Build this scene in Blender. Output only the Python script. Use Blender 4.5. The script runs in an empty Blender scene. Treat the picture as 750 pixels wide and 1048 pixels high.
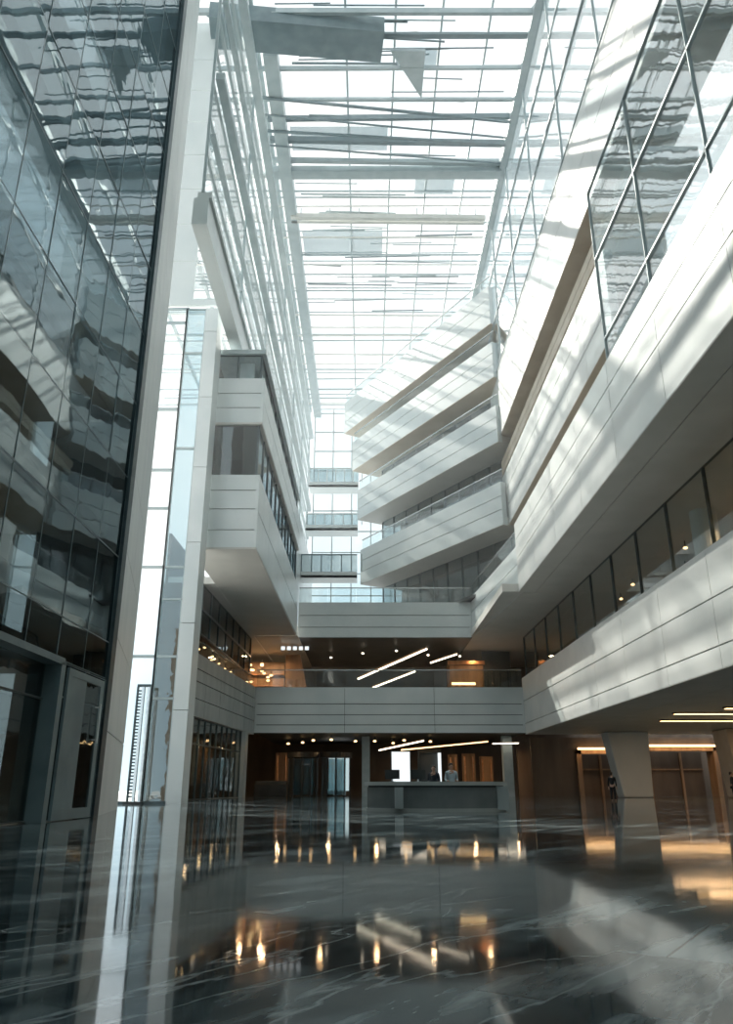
import bpy, bmesh, math, random
from mathutils import Vector
random.seed(7)
C = bpy.context.scene.collection
K = 1.3           # the far hall is laid out in bays of 1.3 m
EYE = 0.85
def H(dz): return K*dz + EYE
def P(x, y): return (K*x, K*y)

# ------------------------------------------------------------------ materials
def new_mat(name):
    m = bpy.data.materials.new(name); m.use_nodes = True
    nt = m.node_tree; nt.nodes.clear()
    out = nt.nodes.new('ShaderNodeOutputMaterial')
    return m, nt, out
def N(nt, t, **kw):
    n = nt.nodes.new(t)
    for k, v in kw.items():
        if k in n.inputs: n.inputs[k].default_value = v
        else: setattr(n, k, v)
    return n
def noise_mat(name, c1, c2, rough=.4, scale=1.0, stretch=(1,1,1), metal=0.0, bump=0.0, spec=.5, detail=6, rot=(0,0,0), lo=.35, hi=.65):
    m, nt, out = new_mat(name)
    tc = N(nt, 'ShaderNodeTexCoord'); mp = N(nt, 'ShaderNodeMapping')
    mp.inputs['Scale'].default_value = stretch; mp.inputs['Rotation'].default_value = rot
    nt.links.new(tc.outputs['Object'], mp.inputs['Vector'])
    no = N(nt, 'ShaderNodeTexNoise'); no.inputs['Scale'].default_value = scale; no.inputs['Detail'].default_value = detail
    nt.links.new(mp.outputs[0], no.inputs['Vector'])
    cr = N(nt, 'ShaderNodeValToRGB')
    cr.color_ramp.elements[0].position = lo; cr.color_ramp.elements[1].position = hi
    cr.color_ramp.elements[0].color = (*c1, 1); cr.color_ramp.elements[1].color = (*c2, 1)
    nt.links.new(no.outputs['Fac'], cr.inputs[0])
    b = N(nt, 'ShaderNodeBsdfPrincipled')
    nt.links.new(cr.outputs[0], b.inputs['Base Color'])
    b.inputs['Roughness'].default_value = rough; b.inputs['Metallic'].default_value = metal
    b.inputs['Specular IOR Level'].default_value = spec
    if bump:
        bp = N(nt, 'ShaderNodeBump'); bp.inputs['Strength'].default_value = bump; bp.inputs['Distance'].default_value = .05
        nt.links.new(no.outputs['Fac'], bp.inputs['Height']); nt.links.new(bp.outputs[0], b.inputs['Normal'])
    nt.links.new(b.outputs[0], out.inputs[0])
    return m
def glass_mat(name, tint, refl, gtint=(1,1,1), rough=.02, wave=.0, wscale=.6, stretch=(1,1,1), body=None, bodyfac=0.0, fmax=.9):
    m, nt, out = new_mat(name)
    tr = N(nt, 'ShaderNodeBsdfTransparent'); tr.inputs[0].default_value = (*[math.sqrt(c) for c in tint], 1)
    gl = N(nt, 'ShaderNodeBsdfGlossy'); gl.inputs['Color'].default_value = (*gtint, 1); gl.inputs['Roughness'].default_value = rough
    lf = N(nt, 'ShaderNodeLayerWeight'); lf.inputs['Blend'].default_value = .5
    lw = N(nt, 'ShaderNodeMath', operation='POWER'); lw.inputs[1].default_value = 5; nt.links.new(lf.outputs['Facing'], lw.inputs[0])
    mr = N(nt, 'ShaderNodeMapRange'); mr.inputs['From Min'].default_value = 0; mr.inputs['From Max'].default_value = 1
    mr.inputs['To Min'].default_value = refl; mr.inputs['To Max'].default_value = fmax
    nt.links.new(lw.outputs[0], mr.inputs[0])
    mx = N(nt, 'ShaderNodeMixShader'); nt.links.new(mr.outputs[0], mx.inputs[0])
    base = tr.outputs[0]
    if body:
        df = N(nt, 'ShaderNodeBsdfDiffuse'); df.inputs[0].default_value = (*body, 1)
        m2 = N(nt, 'ShaderNodeMixShader'); m2.inputs[0].default_value = bodyfac
        nt.links.new(tr.outputs[0], m2.inputs[1]); nt.links.new(df.outputs[0], m2.inputs[2]); base = m2.outputs[0]
    nt.links.new(base, mx.inputs[1]); nt.links.new(gl.outputs[0], mx.inputs[2])
    if wave:
        tc = N(nt, 'ShaderNodeTexCoord'); mp = N(nt, 'ShaderNodeMapping'); mp.inputs['Scale'].default_value = stretch
        nt.links.new(tc.outputs['Object'], mp.inputs[0])
        no = N(nt, 'ShaderNodeTexNoise'); no.inputs['Scale'].default_value = wscale; no.inputs['Detail'].default_value = 3
        nt.links.new(mp.outputs[0], no.inputs['Vector'])
        bp = N(nt, 'ShaderNodeBump'); bp.inputs['Strength'].default_value = 1; bp.inputs['Distance'].default_value = wave
        nt.links.new(no.outputs['Fac'], bp.inputs['Height']); nt.links.new(bp.outputs[0], gl.inputs['Normal'])
    nt.links.new(mx.outputs[0], out.inputs[0])
    return m
def emit_mat(name, col, s):
    m, nt, out = new_mat(name)
    e = N(nt, 'ShaderNodeEmission'); e.inputs[0].default_value = (*col, 1); e.inputs[1].default_value = s
    nt.links.new(e.outputs[0], out.inputs[0]); return m

M = {}
M['panel'] = noise_mat('white_panel', (.62,.68,.685), (.70,.745,.745), .32, .35, (1,1,1), 0, 0, .5)
M['panel_right'] = noise_mat('white_stone_panel', (.66,.68,.665), (.74,.75,.73), .4, .35)
M['stone'] = noise_mat('grey_stone', (.36,.41,.42), (.47,.51,.51), .45, .8, (1,1,.25))
M['stone_light'] = noise_mat('pale_stone', (.68,.715,.71), (.76,.785,.775), .45, .8, (1,1,.25))
M['warmpanel'] = noise_mat('beige_panel', (.56,.47,.36), (.66,.57,.46), .5, .5)
M['joint'] = noise_mat('dark_joint', (.03,.04,.045), (.05,.06,.06), .6, 3)
M['soffit'] = noise_mat('soffit_paint', (.56,.555,.52), (.62,.61,.575), .55, .5)
M['steel'] = noise_mat('painted_steel', (.36,.44,.46), (.45,.52,.54), .4, 1)
M['steel_dark'] = noise_mat('dark_steel', (.13,.19,.21), (.18,.25,.27), .4, 1)
M['steel_white'] = noise_mat('white_steel', (.62,.62,.58), (.72,.71,.67), .4, 1)
M['mullion'] = noise_mat('mullion_metal', (.05,.075,.085), (.08,.11,.12), .35, 2, metal=.4)
M['mullion_light'] = noise_mat('light_mullion', (.40,.48,.5), (.5,.57,.58), .35, 2, metal=.2)
M['chrome'] = noise_mat('brushed_steel', (.6,.62,.63), (.7,.72,.72), .2, 4, metal=1)
M['dark'] = noise_mat('dark_finish', (.018,.024,.026), (.035,.042,.044), .45, 1)
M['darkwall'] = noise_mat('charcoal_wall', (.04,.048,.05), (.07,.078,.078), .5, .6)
M['brown'] = noise_mat('brown_wall', (.10,.072,.052), (.16,.115,.08), .5, .7, (1,1,.2))
M['wood'] = noise_mat('oak_veneer', (.26,.15,.08), (.42,.26,.145), .4, 1.2, (1.5,1.5,.15))
M['copper'] = noise_mat('copper', (.55,.26,.12), (.7,.38,.2), .3, 3, metal=.8)
M['desk'] = noise_mat('desk_grey', (.17,.195,.2), (.23,.25,.25), .3, 1)
M['desk_light'] = noise_mat('desk_light', (.42,.45,.44), (.5,.52,.51), .3, 1)
M['paving'] = noise_mat('pale_paving', (.62,.63,.62), (.72,.72,.7), .7, .3)
M['rail'] = noise_mat('rail_metal', (.45,.48,.48), (.55,.58,.58), .25, 2, metal=.7)
M['glass_rail'] = glass_mat('balustrade_glass', (.80,.87,.87), .05)
M['glass_roof'] = glass_mat('roof_glass', (.96,.98,.985), .02, fmax=.15)
M['glass_end'] = glass_mat('clear_glass', (.90,.95,.96), .04, fmax=.3)
M['glass_left'] = glass_mat('smoked_reflective_glass', (.17,.23,.25), .28, (.46,.54,.57), .015, .010, .35, (1,.5,1.6))
M['glass_upper'] = glass_mat('reflective_glass', (.74,.80,.81), .20, (.92,.96,.97), .02, .012, .35, (1,.5,1.8))
M['glass_upper_left'] = glass_mat('pale_glass', (.84,.885,.895), .08, (1,1,1), .02, .03, .35, (1,.5,1.8))
M['glass_blue'] = glass_mat('blue_grey_glass', (.42,.53,.56), .14, (.8,.87,.9), .02, .02, .5)
M['glass_black'] = glass_mat('very_dark_glass', (.13,.16,.165), .10, (.8,.88,.9), .02, .01, .4)
M['glass_panel'] = glass_mat('translucent_panel', (.62,.70,.73), .05, body=(.6,.66,.68), bodyfac=.35, fmax=.2)
M['glass_dark'] = glass_mat('dark_glass', (.38,.44,.45), .14, (.85,.9,.92), .02, .02, .5)
M['lamp_warm'] = emit_mat('warm_light', (1,.62,.28), 3)
M['lamp_white'] = emit_mat('soft_light', (1,.86,.66), 3.5)
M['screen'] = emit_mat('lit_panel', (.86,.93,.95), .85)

def floor_mat():
    m, nt, out = new_mat('polished_marble')
    L = nt.links.new
    tc = N(nt, 'ShaderNodeTexCoord')
    wn = N(nt, 'ShaderNodeTexNoise'); wn.inputs['Scale'].default_value = .22; wn.inputs['Detail'].default_value = 5
    L(tc.outputs['Object'], wn.inputs['Vector'])
    ad = N(nt, 'ShaderNodeMixRGB'); ad.blend_type = 'ADD'; ad.inputs[0].default_value = .45
    L(tc.outputs['Object'], ad.inputs[1]); L(wn.outputs['Color'], ad.inputs[2])
    mp = N(nt, 'ShaderNodeMapping'); mp.inputs['Rotation'].default_value = (0,0,0); mp.inputs['Scale'].default_value = (1.5,.32,1)
    m0 = N(nt, 'ShaderNodeMapping'); m0.inputs['Rotation'].default_value = (0,0,math.radians(38))
    L(ad.outputs[0], m0.inputs[0]); L(m0.outputs[0], mp.inputs[0])
    # big cloudy patches
    n1 = N(nt, 'ShaderNodeTexNoise'); n1.inputs['Scale'].default_value = 1.1; n1.inputs['Detail'].default_value = 9; n1.inputs['Roughness'].default_value = .62
    L(mp.outputs[0], n1.inputs['Vector'])
    cr = N(nt, 'ShaderNodeValToRGB')
    e = cr.color_ramp.elements
    e[0].position = .40; e[0].color = (.020,.031,.036,1)
    e[1].position = .62; e[1].color = (.27,.315,.325,1)
    x = e.new(.52); x.color = (.072,.096,.105,1)
    L(n1.outputs['Fac'], cr.inputs[0])
    # tiles, each with a tone of its own
    br = N(nt, 'ShaderNodeTexBrick'); br.inputs['Scale'].default_value = .42; br.inputs['Mortar Size'].default_value = .0035
    br.inputs['Color1'].default_value = (.45,.45,.45,1); br.inputs['Color2'].default_value = (1.6,1.6,1.6,1); br.inputs['Mortar'].default_value = (.35,.35,.35,1)
    br.inputs['Brick Width'].default_value = 1.0; br.inputs['Row Height'].default_value = .5
    mb_ = N(nt, 'ShaderNodeMapping'); mb_.inputs['Rotation'].default_value = (0,0,math.radians(33))
    L(tc.outputs['Object'], mb_.inputs[0]); L(mb_.outputs[0], br.inputs['Vector'])
    mu = N(nt, 'ShaderNodeMixRGB'); mu.blend_type = 'MULTIPLY'; mu.inputs[0].default_value = .8
    L(cr.outputs[0], mu.inputs[1]); L(br.outputs[0], mu.inputs[2])
    # thin veins
    n2 = N(nt, 'ShaderNodeTexNoise'); n2.inputs['Scale'].default_value = .9; n2.inputs['Detail'].default_value = 7; n2.inputs['Distortion'].default_value = .15
    L(mp.outputs[0], n2.inputs['Vector'])
    s = N(nt, 'ShaderNodeMath', operation='SUBTRACT'); s.inputs[1].default_value = .5; L(n2.outputs['Fac'], s.inputs[0])
    a = N(nt, 'ShaderNodeMath', operation='ABSOLUTE'); L(s.outputs[0], a.inputs[0])
    vr = N(nt, 'ShaderNodeMapRange'); vr.inputs['From Min'].default_value = 0; vr.inputs['From Max'].default_value = .012; vr.inputs['To Min'].default_value = .5; vr.inputs['To Max'].default_value = 0
    L(a.outputs[0], vr.inputs[0])
    mv = N(nt, 'ShaderNodeMixRGB'); L(vr.outputs[0], mv.inputs[0]); L(mu.outputs[0], mv.inputs[1]); mv.inputs[2].default_value = (.42,.47,.48,1)
    b = N(nt, 'ShaderNodeBsdfPrincipled'); L(mv.outputs[0], b.inputs['Base Color'])
    b.inputs['IOR'].default_value = 1.34
    rr = N(nt, 'ShaderNodeMapRange'); rr.inputs['To Min'].default_value = .02; rr.inputs['To Max'].default_value = .09
    L(n1.outputs['Fac'], rr.inputs[0]); L(rr.outputs[0], b.inputs['Roughness'])
    nb = N(nt, 'ShaderNodeTexNoise'); nb.inputs['Scale'].default_value = 1.2; nb.inputs['Detail'].default_value = 2
    L(tc.outputs['Object'], nb.inputs['Vector'])
    bp = N(nt, 'ShaderNodeBump'); bp.inputs['Strength'].default_value = .25; bp.inputs['Distance'].default_value = .004
    L(nb.outputs['Fac'], bp.inputs['Height']); L(bp.outputs[0], b.inputs['Normal'])
    L(b.outputs[0], out.inputs[0])
    return m
M['floor'] = floor_mat()

# ------------------------------------------------------------------ mesh builder
class MB:
    def __init__(s): s.v = []; s.f = []
    def hexa(s, c):
        n = len(s.v); s.v += [tuple(p) for p in c]
        for q in ((0,3,2,1),(4,5,6,7),(0,1,5,4),(1,2,6,5),(2,3,7,6),(3,0,4,7)): s.f.append(tuple(n+i for i in q))
        return s
    def box(s, x0,x1,y0,y1,z0,z1):
        return s.hexa([(x0,y0,z0),(x1,y0,z0),(x1,y1,z0),(x0,y1,z0),(x0,y0,z1),(x1,y0,z1),(x1,y1,z1),(x0,y1,z1)])
    def prism(s, poly, z0, z1, top=None):
        n = len(s.v); k = len(poly); top = top or poly
        s.v += [(x,y,z0) for x,y in poly] + [(x,y,z1) for x,y in top]
        s.f.append(tuple(n+i for i in reversed(range(k)))); s.f.append(tuple(n+k+i for i in range(k)))
        for i in range(k): j=(i+1)%k; s.f.append((n+i,n+j,n+k+j,n+k+i))
        return s
    def fb(s, p0, p1, s0, s1, o0, o1, z0, z1):
        """box in the frame of a wall line p0->p1; o is the offset towards the hall"""
        dx, dy = p1[0]-p0[0], p1[1]-p0[1]; L = math.hypot(dx,dy); dx/=L; dy/=L; nx, ny = dy, -dx
        q = lambda a,b: (p0[0]+dx*a+nx*b, p0[1]+dy*a+ny*b)
        c = [q(s0,o0),q(s1,o0),q(s1,o1),q(s0,o1)]
        return s.hexa([(x,y,z0) for x,y in c]+[(x,y,z1) for x,y in c])
    def bar(s, a, b, w, h=None):
        h = h or w; a = Vector(a); b = Vector(b); d = (b-a).normalized()
        u = d.cross(Vector((0,0,1)));
        if u.length < 1e-4: u = Vector((1,0,0))
        u.normalize(); v = u.cross(d).normalized()
        c = []
        for p in (a,b):
            for i,j in ((-1,-1),(1,-1),(1,1),(-1,1)): c.append(p+u*w/2*i+v*h/2*j)
        return s.hexa(c)
    def tube(s, a, b, r0, r1=None, n=12):
        r1 = r0 if r1 is None else r1; a = Vector(a); b = Vector(b); d = (b-a).normalized()
        u = d.orthogonal().normalized(); v = d.cross(u)
        k = len(s.v)
        for p, r in ((a,r0),(b,r1)):
            for i in range(n):
                t = 2*math.pi*i/n; s.v.append(tuple(p+u*r*math.cos(t)+v*r*math.sin(t)))
        s.f.append(tuple(k+i for i in reversed(range(n)))); s.f.append(tuple(k+n+i for i in range(n)))
        for i in range(n): j=(i+1)%n; s.f.append((k+i,k+j,k+n+j,k+n+i))
        return s
    def ball(s, c, r, n=10, m=7, sq=(1,1,1)):
        k = len(s.v)
        for i in range(m+1):
            t = math.pi*i/m
            for j in range(n):
                q = 2*math.pi*j/n
                s.v.append((c[0]+r*sq[0]*math.sin(t)*math.cos(q), c[1]+r*sq[1]*math.sin(t)*math.sin(q), c[2]+r*sq[2]*math.cos(t)))
        for i in range(m):
            for j in range(n):
                a=k+i*n+j; b=k+i*n+(j+1)%n; s.f.append((a,a+n,b+n,b))
        return s
    def build(s, name, mat, parent=None, bevel=0, smooth=False):
        me = bpy.data.meshes.new(name); me.from_pydata(s.v, [], s.f); me.validate(); 
        bm = bmesh.new(); bm.from_mesh(me)
        bmesh.ops.recalc_face_normals(bm, faces=bm.faces); bm.to_mesh(me); bm.free()
        if smooth:
            for p in me.polygons: p.use_smooth = True
        o = bpy.data.objects.new(name, me); C.objects.link(o); me.materials.append(mat)
        if parent is not None:
            o.parent = parent; o.matrix_parent_inverse = PINV(parent)
        if bevel:
            b = o.modifiers.new('bevel','BEVEL'); b.width = bevel; b.segments = 2; b.limit_method='ANGLE'
        return o
from mathutils import Matrix
def PINV(p):
    # parents are empties placed by location and turn only: children are written in world coordinates
    return (Matrix.Translation(p.location) @ p.rotation_euler.to_matrix().to_4x4()).inverted()
def tag(o, label=None, cat=None, group=None, kind=None):
    if label: o['label'] = label
    if cat: o['category'] = cat
    if group: o['group'] = group
    if kind: o['kind'] = kind
    return o
def thing(name, label, cat, loc=(0,0,0), group=None):
    o = bpy.data.objects.new(name, None); C.objects.link(o); o.location = loc; o.empty_display_size = .3
    return tag(o, label, cat, group)
def struct(name, mb, mat, parent=None, label=None):
    o = mb.build(name, mat, parent)
    if parent is None:
        o['kind'] = 'structure'
        if label: o['label'] = label
    return o
def sroot(name, loc=(0,0,0), label=None):
    o = bpy.data.objects.new(name, None); C.objects.link(o); o.location = loc; o['kind'] = 'structure'
    if label: o['label'] = label
    return o

# ------------------------------------------------------------------ the setting
fl = MB().box(-15, 46, -14, 101, -.3, 0).box(-22, -15, 25, 45.1, -.3, 0).box(-16.3,-15,-14,25,-.3,0)
struct('floor', fl, M['floor'], label='polished dark teal marble floor with pale veins')
struct('ground', MB().box(-180,-22.01,-60,45.1,-.3,-.02).box(-180,-15.01,45.11,220,-.3,-.02), M['paving'], label='pale paving outside the tall side window')

# roof: glass sheet with long glazing bars
RZ = H(45)
roof = sroot('ceiling', (2, 50, RZ), 'flat glass roof high over the hall')
MB().box(-34, 16, -14, 114, RZ+.25, RZ+.29).build('roof_glass', M['glass_roof'], roof)  # carried past the left wall along with the added stripe-casting beams
g = MB()
for x in (-7.0,-1.3,1.8,4.7,7.7,10.35):
    g.box(K*x-.09, K*x+.09, -14, 114, RZ-.05, RZ+.22)
for x in (-26,-20,-15): g.box(x-.2,x+.2,-14,114,RZ-.1,RZ+.22)
y = -13.
while y < 113:
    g.box(-34, 16, y-.05, y+.05, RZ+.08, RZ+.22); y += 5.2
g.build('glazing_bars', M['steel'], roof)

# ---- panelled wall strips
def panels(p0, p1, zs, plen, mat, parent, name='cladding', gap=.07, thick=.18, seed=0, s0=0, s1=None, off=0.0, jitter=False):
    L = math.hypot(p1[0]-p0[0], p1[1]-p0[1]); s1 = L if s1 is None else s1
    mb = MB(); n = max(1, round((s1-s0)/plen)); w = (s1-s0)/n
    for i in range(n):
        for a, b in zip(zs, zs[1:]):
            mb.fb(p0, p1, s0+i*w+(.02 if i else 0), s0+(i+1)*w-(.02 if i<n-1 else 0), off-thick, off, a+(gap/2 if a!=zs[0] else 0), b-(gap/2 if b!=zs[-1] else 0))
    return mb.build(name, mat, parent)

def balcony(label, p0, p1, zb, zt, grooves, depth, mat='panel', smat='soffit', rail=1.3, plen=6, group=None, thick=.5, post=None, sgroove=None, ends=True):
    c = ((p0[0]+p1[0])/2, (p0[1]+p1[1])/2, zb)
    t = thing('balcony', label, 'balcony', c, group)
    L = math.hypot(p1[0]-p0[0], p1[1]-p0[1])
    panels(p0, p1, [zb]+grooves+[zt], plen, M[mat], t, 'parapet_panels')
    MB().fb(p0, p1, .2, L-.2, -thick, -.17, zb+.02, zt-.02).build('parapet_core', M['joint'], t)
    MB().fb(p0, p1, 0, L, -thick-.02, -.0, zt, zt+.06).build('coping', M[mat], t)
    for e0 in (0, L-.19): MB().fb(p0, p1, e0, e0+.19, -thick, -.19, zb, zt).build('end_panel', M[mat], t)
    if depth > thick:
        s = MB()
        cuts = [.02]+([sgroove] if sgroove else [])+[depth]
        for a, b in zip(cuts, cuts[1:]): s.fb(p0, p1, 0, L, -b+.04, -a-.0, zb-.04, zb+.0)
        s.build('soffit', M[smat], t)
        s2 = MB().fb(p0, p1, 0, L, -depth, -thick, zb+.06, zb+.8); s2.build('slab', M['soffit'], t)
    if rail:
        bal = MB(); n = max(1, round(L/3.)); w = L/n
        for i in range(n): bal.fb(p0, p1, i*w+.03, (i+1)*w-.03, -thick*.5-.02, -thick*.5+.02, zt+.06, zt+rail)
        bg = bal.build('balustrade_glass', M['glass_rail'], t)
        MB().fb(p0, p1, 0, L, -thick*.5-.06, -thick*.5+.06, zt+rail, zt+rail+.1).build('handrail', M['rail'], bg)
    return t

# ---- curtain wall: glass sheet in panes, with verticals and transoms
def curtain(name, label, p0, p1, z0, z1, gmat, sp, trans, mmat='mullion', mw=.08, md=.16, off=0., verts=None, jitter=0.0, tw=None):
    r = sroot(name, ((p0[0]+p1[0])/2,(p0[1]+p1[1])/2,z0), label)
    L = math.hypot(p1[0]-p0[0], p1[1]-p0[1])
    ss = verts or [L*i/max(1,round(L/sp)) for i in range(max(1,round(L/sp))+1)]
    zz = sorted(set([z0]+[t for t in trans if z0<t<z1]+[z1]))
    gm = MB(); rnd = random.Random(len(label)+int(z0*10))
    dx, dy = (p1[0]-p0[0])/L, (p1[1]-p0[1])/L; nx, ny = dy, -dx
    for a, b in zip(ss, ss[1:]):
        for c, d in zip(zz, zz[1:]):
            # every pane sits a hair out of true, like real glazing
            j = [rnd.uniform(-jitter, jitter) for _ in range(3)]
            q = []
            for s_, z_, k in ((a,c,0),(b,c,j[0]),(b,d,j[1]),(a,d,j[1]-j[0])):
                o = off+k; q.append((p0[0]+dx*s_+nx*o, p0[1]+dy*s_+ny*o, z_))
            gm.hexa([(x-nx*.03,y-ny*.03,z) for x,y,z in q]+q)
    gm.build('glass_panes', M[gmat], r)
    mm = MB()
    for s_ in ss: mm.fb(p0,p1,s_-mw/2,s_+mw/2,off-md/2,off+md/2,z0,z1)
    tw = tw or mw
    for z_ in zz: mm.fb(p0,p1,0,L,off-md/2,off+md/2,max(z_-tw/2,z0),min(z_+tw/2,z1))
    mm.build('mullions', M[mmat], r)
    return r

# ================================================= LEFT foreground glass wall
LW = -8.4
tr = [H(0)+2.45, 4.15, 5.3] + [5.3+2.9*i for i in range(1,19)]
curtain('window_1', 'tall reflective glass wall on the left foreground', (LW,-12), (LW,25), 4.15, RZ, 'glass_left', 2.1, tr[1:], mmat='steel_dark', mw=.025, md=.02, jitter=.012, tw=.035)
curtain('window_2', 'end bay of the reflective glass wall beside the stone pylon', (LW,21.3), (LW,25.0), 0.02, 4.1, 'glass_left', 1.85, [3.2], mmat='steel_dark', mw=.035, md=.08, jitter=.006)
curtain('window_3', 'dark entrance glazing at the foot of the left glass wall', (LW-.35,-12), (LW-.35,21.3), 0.02, 4.15, 'glass_black', 3.6, [3.1], mw=.05, md=.1)
struct('trim_1', MB().box(LW-.5,LW+.1,-12,21.3,4.02,4.2).box(LW-.5,LW+.1,21.1,21.4,0,4.1), M['steel_dark'], label='dark lintel and jamb of the side entrance')
struct('trim_2', MB().box(LW-.5,LW+.12,25.0,25.42,0,RZ), M['mullion'], label='dark corner post between glass wall and stone pylon')
dr = thing('glass_door', 'grey framed glass door left of the stone pylon with a long pull handle coloured white for its highlight', 'door', (LW+.1,23.1,0))
MB().box(LW+.06,LW+.14,21.6,21.85,.02,4.0).box(LW+.06,LW+.14,24.3,24.6,.02,4.0).box(LW+.06,LW+.14,21.85,24.3,3.8,4.0).box(LW+.06,LW+.14,21.85,24.3,.02,.3).build('door_frame', M['steel_dark'], dr)
MB().box(LW+.08,LW+.12,21.85,23.1,.3,3.8).build('door_panel', M['steel_dark'], dr)
MB().box(LW+.08,LW+.12,23.1,24.3,.3,3.8).build('door_glass', M['glass_dark'], dr)
MB().tube((LW+.26,24.1,2.1),(LW+.26,24.1,3.25),.035).tube((LW+.1,24.1,2.2),(LW+.26,24.1,2.2),.02).tube((LW+.1,24.1,3.15),(LW+.26,24.1,3.15),.02).build('door_handle', M['panel'], dr)  # white finish stands in for the bright highlight on the handle

# room behind it (lower storeys) and steel added behind the upper glass for reflected roof beams
struct('wall_left', MB().box(-16.3,-16,-12,25,0,13.5).box(-16,-12.1,24.9,25.2,0,13.5), M['brown'], label='brown wall of the room behind the left glass')
for z in (4.3, 9.0, 13.3): struct('floor_left', MB().box(-16,LW-.6,-12,25,z,z+.35), M['darkwall'], label='floor slab behind the left glass wall')
for i,(dz,h,x,w,mt) in enumerate(((14.5,1.0,-9.7,.5,'steel_dark'),(19.6,1.6,-9.9,.6,'steel'),(23.6,1.8,-10.2,.7,'steel'),(27.8,.7,-9.9,.4,'steel_dark'))):
    tag(MB().box(x-w,x,-12,24.9,dz+EYE-h/2,dz+EYE+h/2).box(x-w-.1,x+.1,-12,24.9,dz+EYE-h/2-.08,dz+EYE-h/2).build('reflection_girder', M[mt]),
        ('lowest dark girder','second pale girder from below','broad pale girder third from below','thin dark girder, topmost')[i]+' added behind the left glass wall in place of reflected beams', 'girder', 'girders behind the left glass wall', 'thing')
for i in range(5):
    y0 = -8+i*6.2
    tag(MB().bar((-9.9,y0,20.6),(-9.9,y0+2.6,24.0),.18,.18).build('girder_brace', M['steel_dark']), 'thin slanting brace between two girders behind the left glass', 'brace', 'braces behind the left glass wall')

t = thing('wall_light', 'amber glowing strip light seen through the dark entrance glazing on the left', 'wall light', (-13,23.6,2.6))
MB().box(-14.6,-12.6,24.3,24.5,2.55,2.72).build('housing', M['copper'], t); MB().box(-14.5,-12.7,24.26,24.3,2.58,2.69).build('diffuser', M['lamp_warm'], t)
t = thing('glow_standin_cabinet', 'reddish wood cabinet added in place of red glows inside the dark left entrance', 'cabinet', (-14,23.9,0))
MB().box(-14.8,-13.2,23.6,24.8,0,2.0).build('body', M['wood'], t)
for k in range(3): MB().box(-14.7+k*.52,-14.25+k*.52,23.56,23.6,.1,1.9).build('door', M['copper'], t)  # copper doors of the added cabinet stand in for red vertical glows
# ================================================= stone pylon
py_ = [(-8.4,25.42),(-10.5,34.5),(-11.6,34.5),(-11.6,25.42)]
pyl = sroot('column_1', (-9.9,29,0), 'tall pale stone pylon beside the left glass wall')
MB().prism([(-8.5,25.5),(-10.6,34.4),(-11.5,34.4),(-11.5,25.5)], 0, RZ).build('core', M['joint'], pyl)
zs = [0]+[2.6+i*3.1 for i in range(19)]; zs=[z for z in zs if z<RZ-1]+[RZ]
panels((-8.4,25.42),(-10.5,34.5), zs, 4.66, M['stone_light'], pyl, 'stone_panels', gap=.04, thick=.1, off=.04)
MB().box(-11.5,-8.52,25.43,25.5,0,RZ).build('near_face', M['steel'], pyl)

# strip window, side light and slim pillar close the recess behind the pylon
SY = 45.0
top = EYE+31
curtain('window_4', 'tall bright strip window open to white daylight', (-21.5,SY),(-12.3,SY), 0.02, top, 'glass_end', 2.3, [EYE+d for d in (7.2,12.6,16.4,19,23.3,29.9,33)], mmat='steel', mw=.1, md=.2, tw=.16)  # hidden width behind the pylon added to let sun reach the floor
curtain('window_5', 'blue grey side light right of the strip window', (-12.3,SY),(-11.0,SY), 0.02, top, 'glass_blue', 4.5, [EYE+d for d in (4.8,7.2,10.6,12.6,20.5,27.5,33)], mmat='steel', mw=.13, md=.2, tw=.12)
pp = sroot('column_2', (-10.6,45.5,0), 'slim white pillar right of the strip window')
panels((-11.0,SY),(-10.15,SY), [0]+[5+i*5 for i in range(6)]+[top], 3.8, M['panel'], pp, 'pillar_panels', gap=.04, thick=.3, off=.15)
MB().box(-10.98,-10.17,SY+.16,46.6,0,top).build('core', M['panel'], pp)
up = sroot('wall_left_upper', (-16,SY,top), 'pale panel wall above the strip window')
panels((-21.5,SY),(-12.0,SY), [H(24.45)+i*3.2 for i in range(8)]+[RZ-.3], 2.4, M['panel'], up, 'cladding_panels', gap=.05, thick=.12)
struct('trim_3', MB().box(-21.5,-11,SY-.2,SY+.15,0,.14), M['mullion'], label='dark sill under the strip window')
ts = thing('door_frame_stand', 'tall slim chrome ladder frame at the foot of the strip window', 'door frame', (-12.6,44.2,0))
for a_ in (-12.66,-12.34): MB().box(a_,a_+.14,44.1,44.3,.1,6.2).build('post', M['chrome'], ts)
lb = MB()
for i in range(33): lb.box(-12.9,-12.68,44.14,44.22,.35+i*.175,.43+i*.175)
lb.build('rungs', M['mullion'], ts)
MB().box(-12.94,-12.2,44.1,44.3,6.2,6.35).box(-12.95,-12.87,44.1,44.3,.1,6.2).build('head_rail', M['mullion'], ts)
MB().box(-13.05,-12.1,43.9,44.5,0,.12).build('foot_plate', M['dark'], ts)

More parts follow.
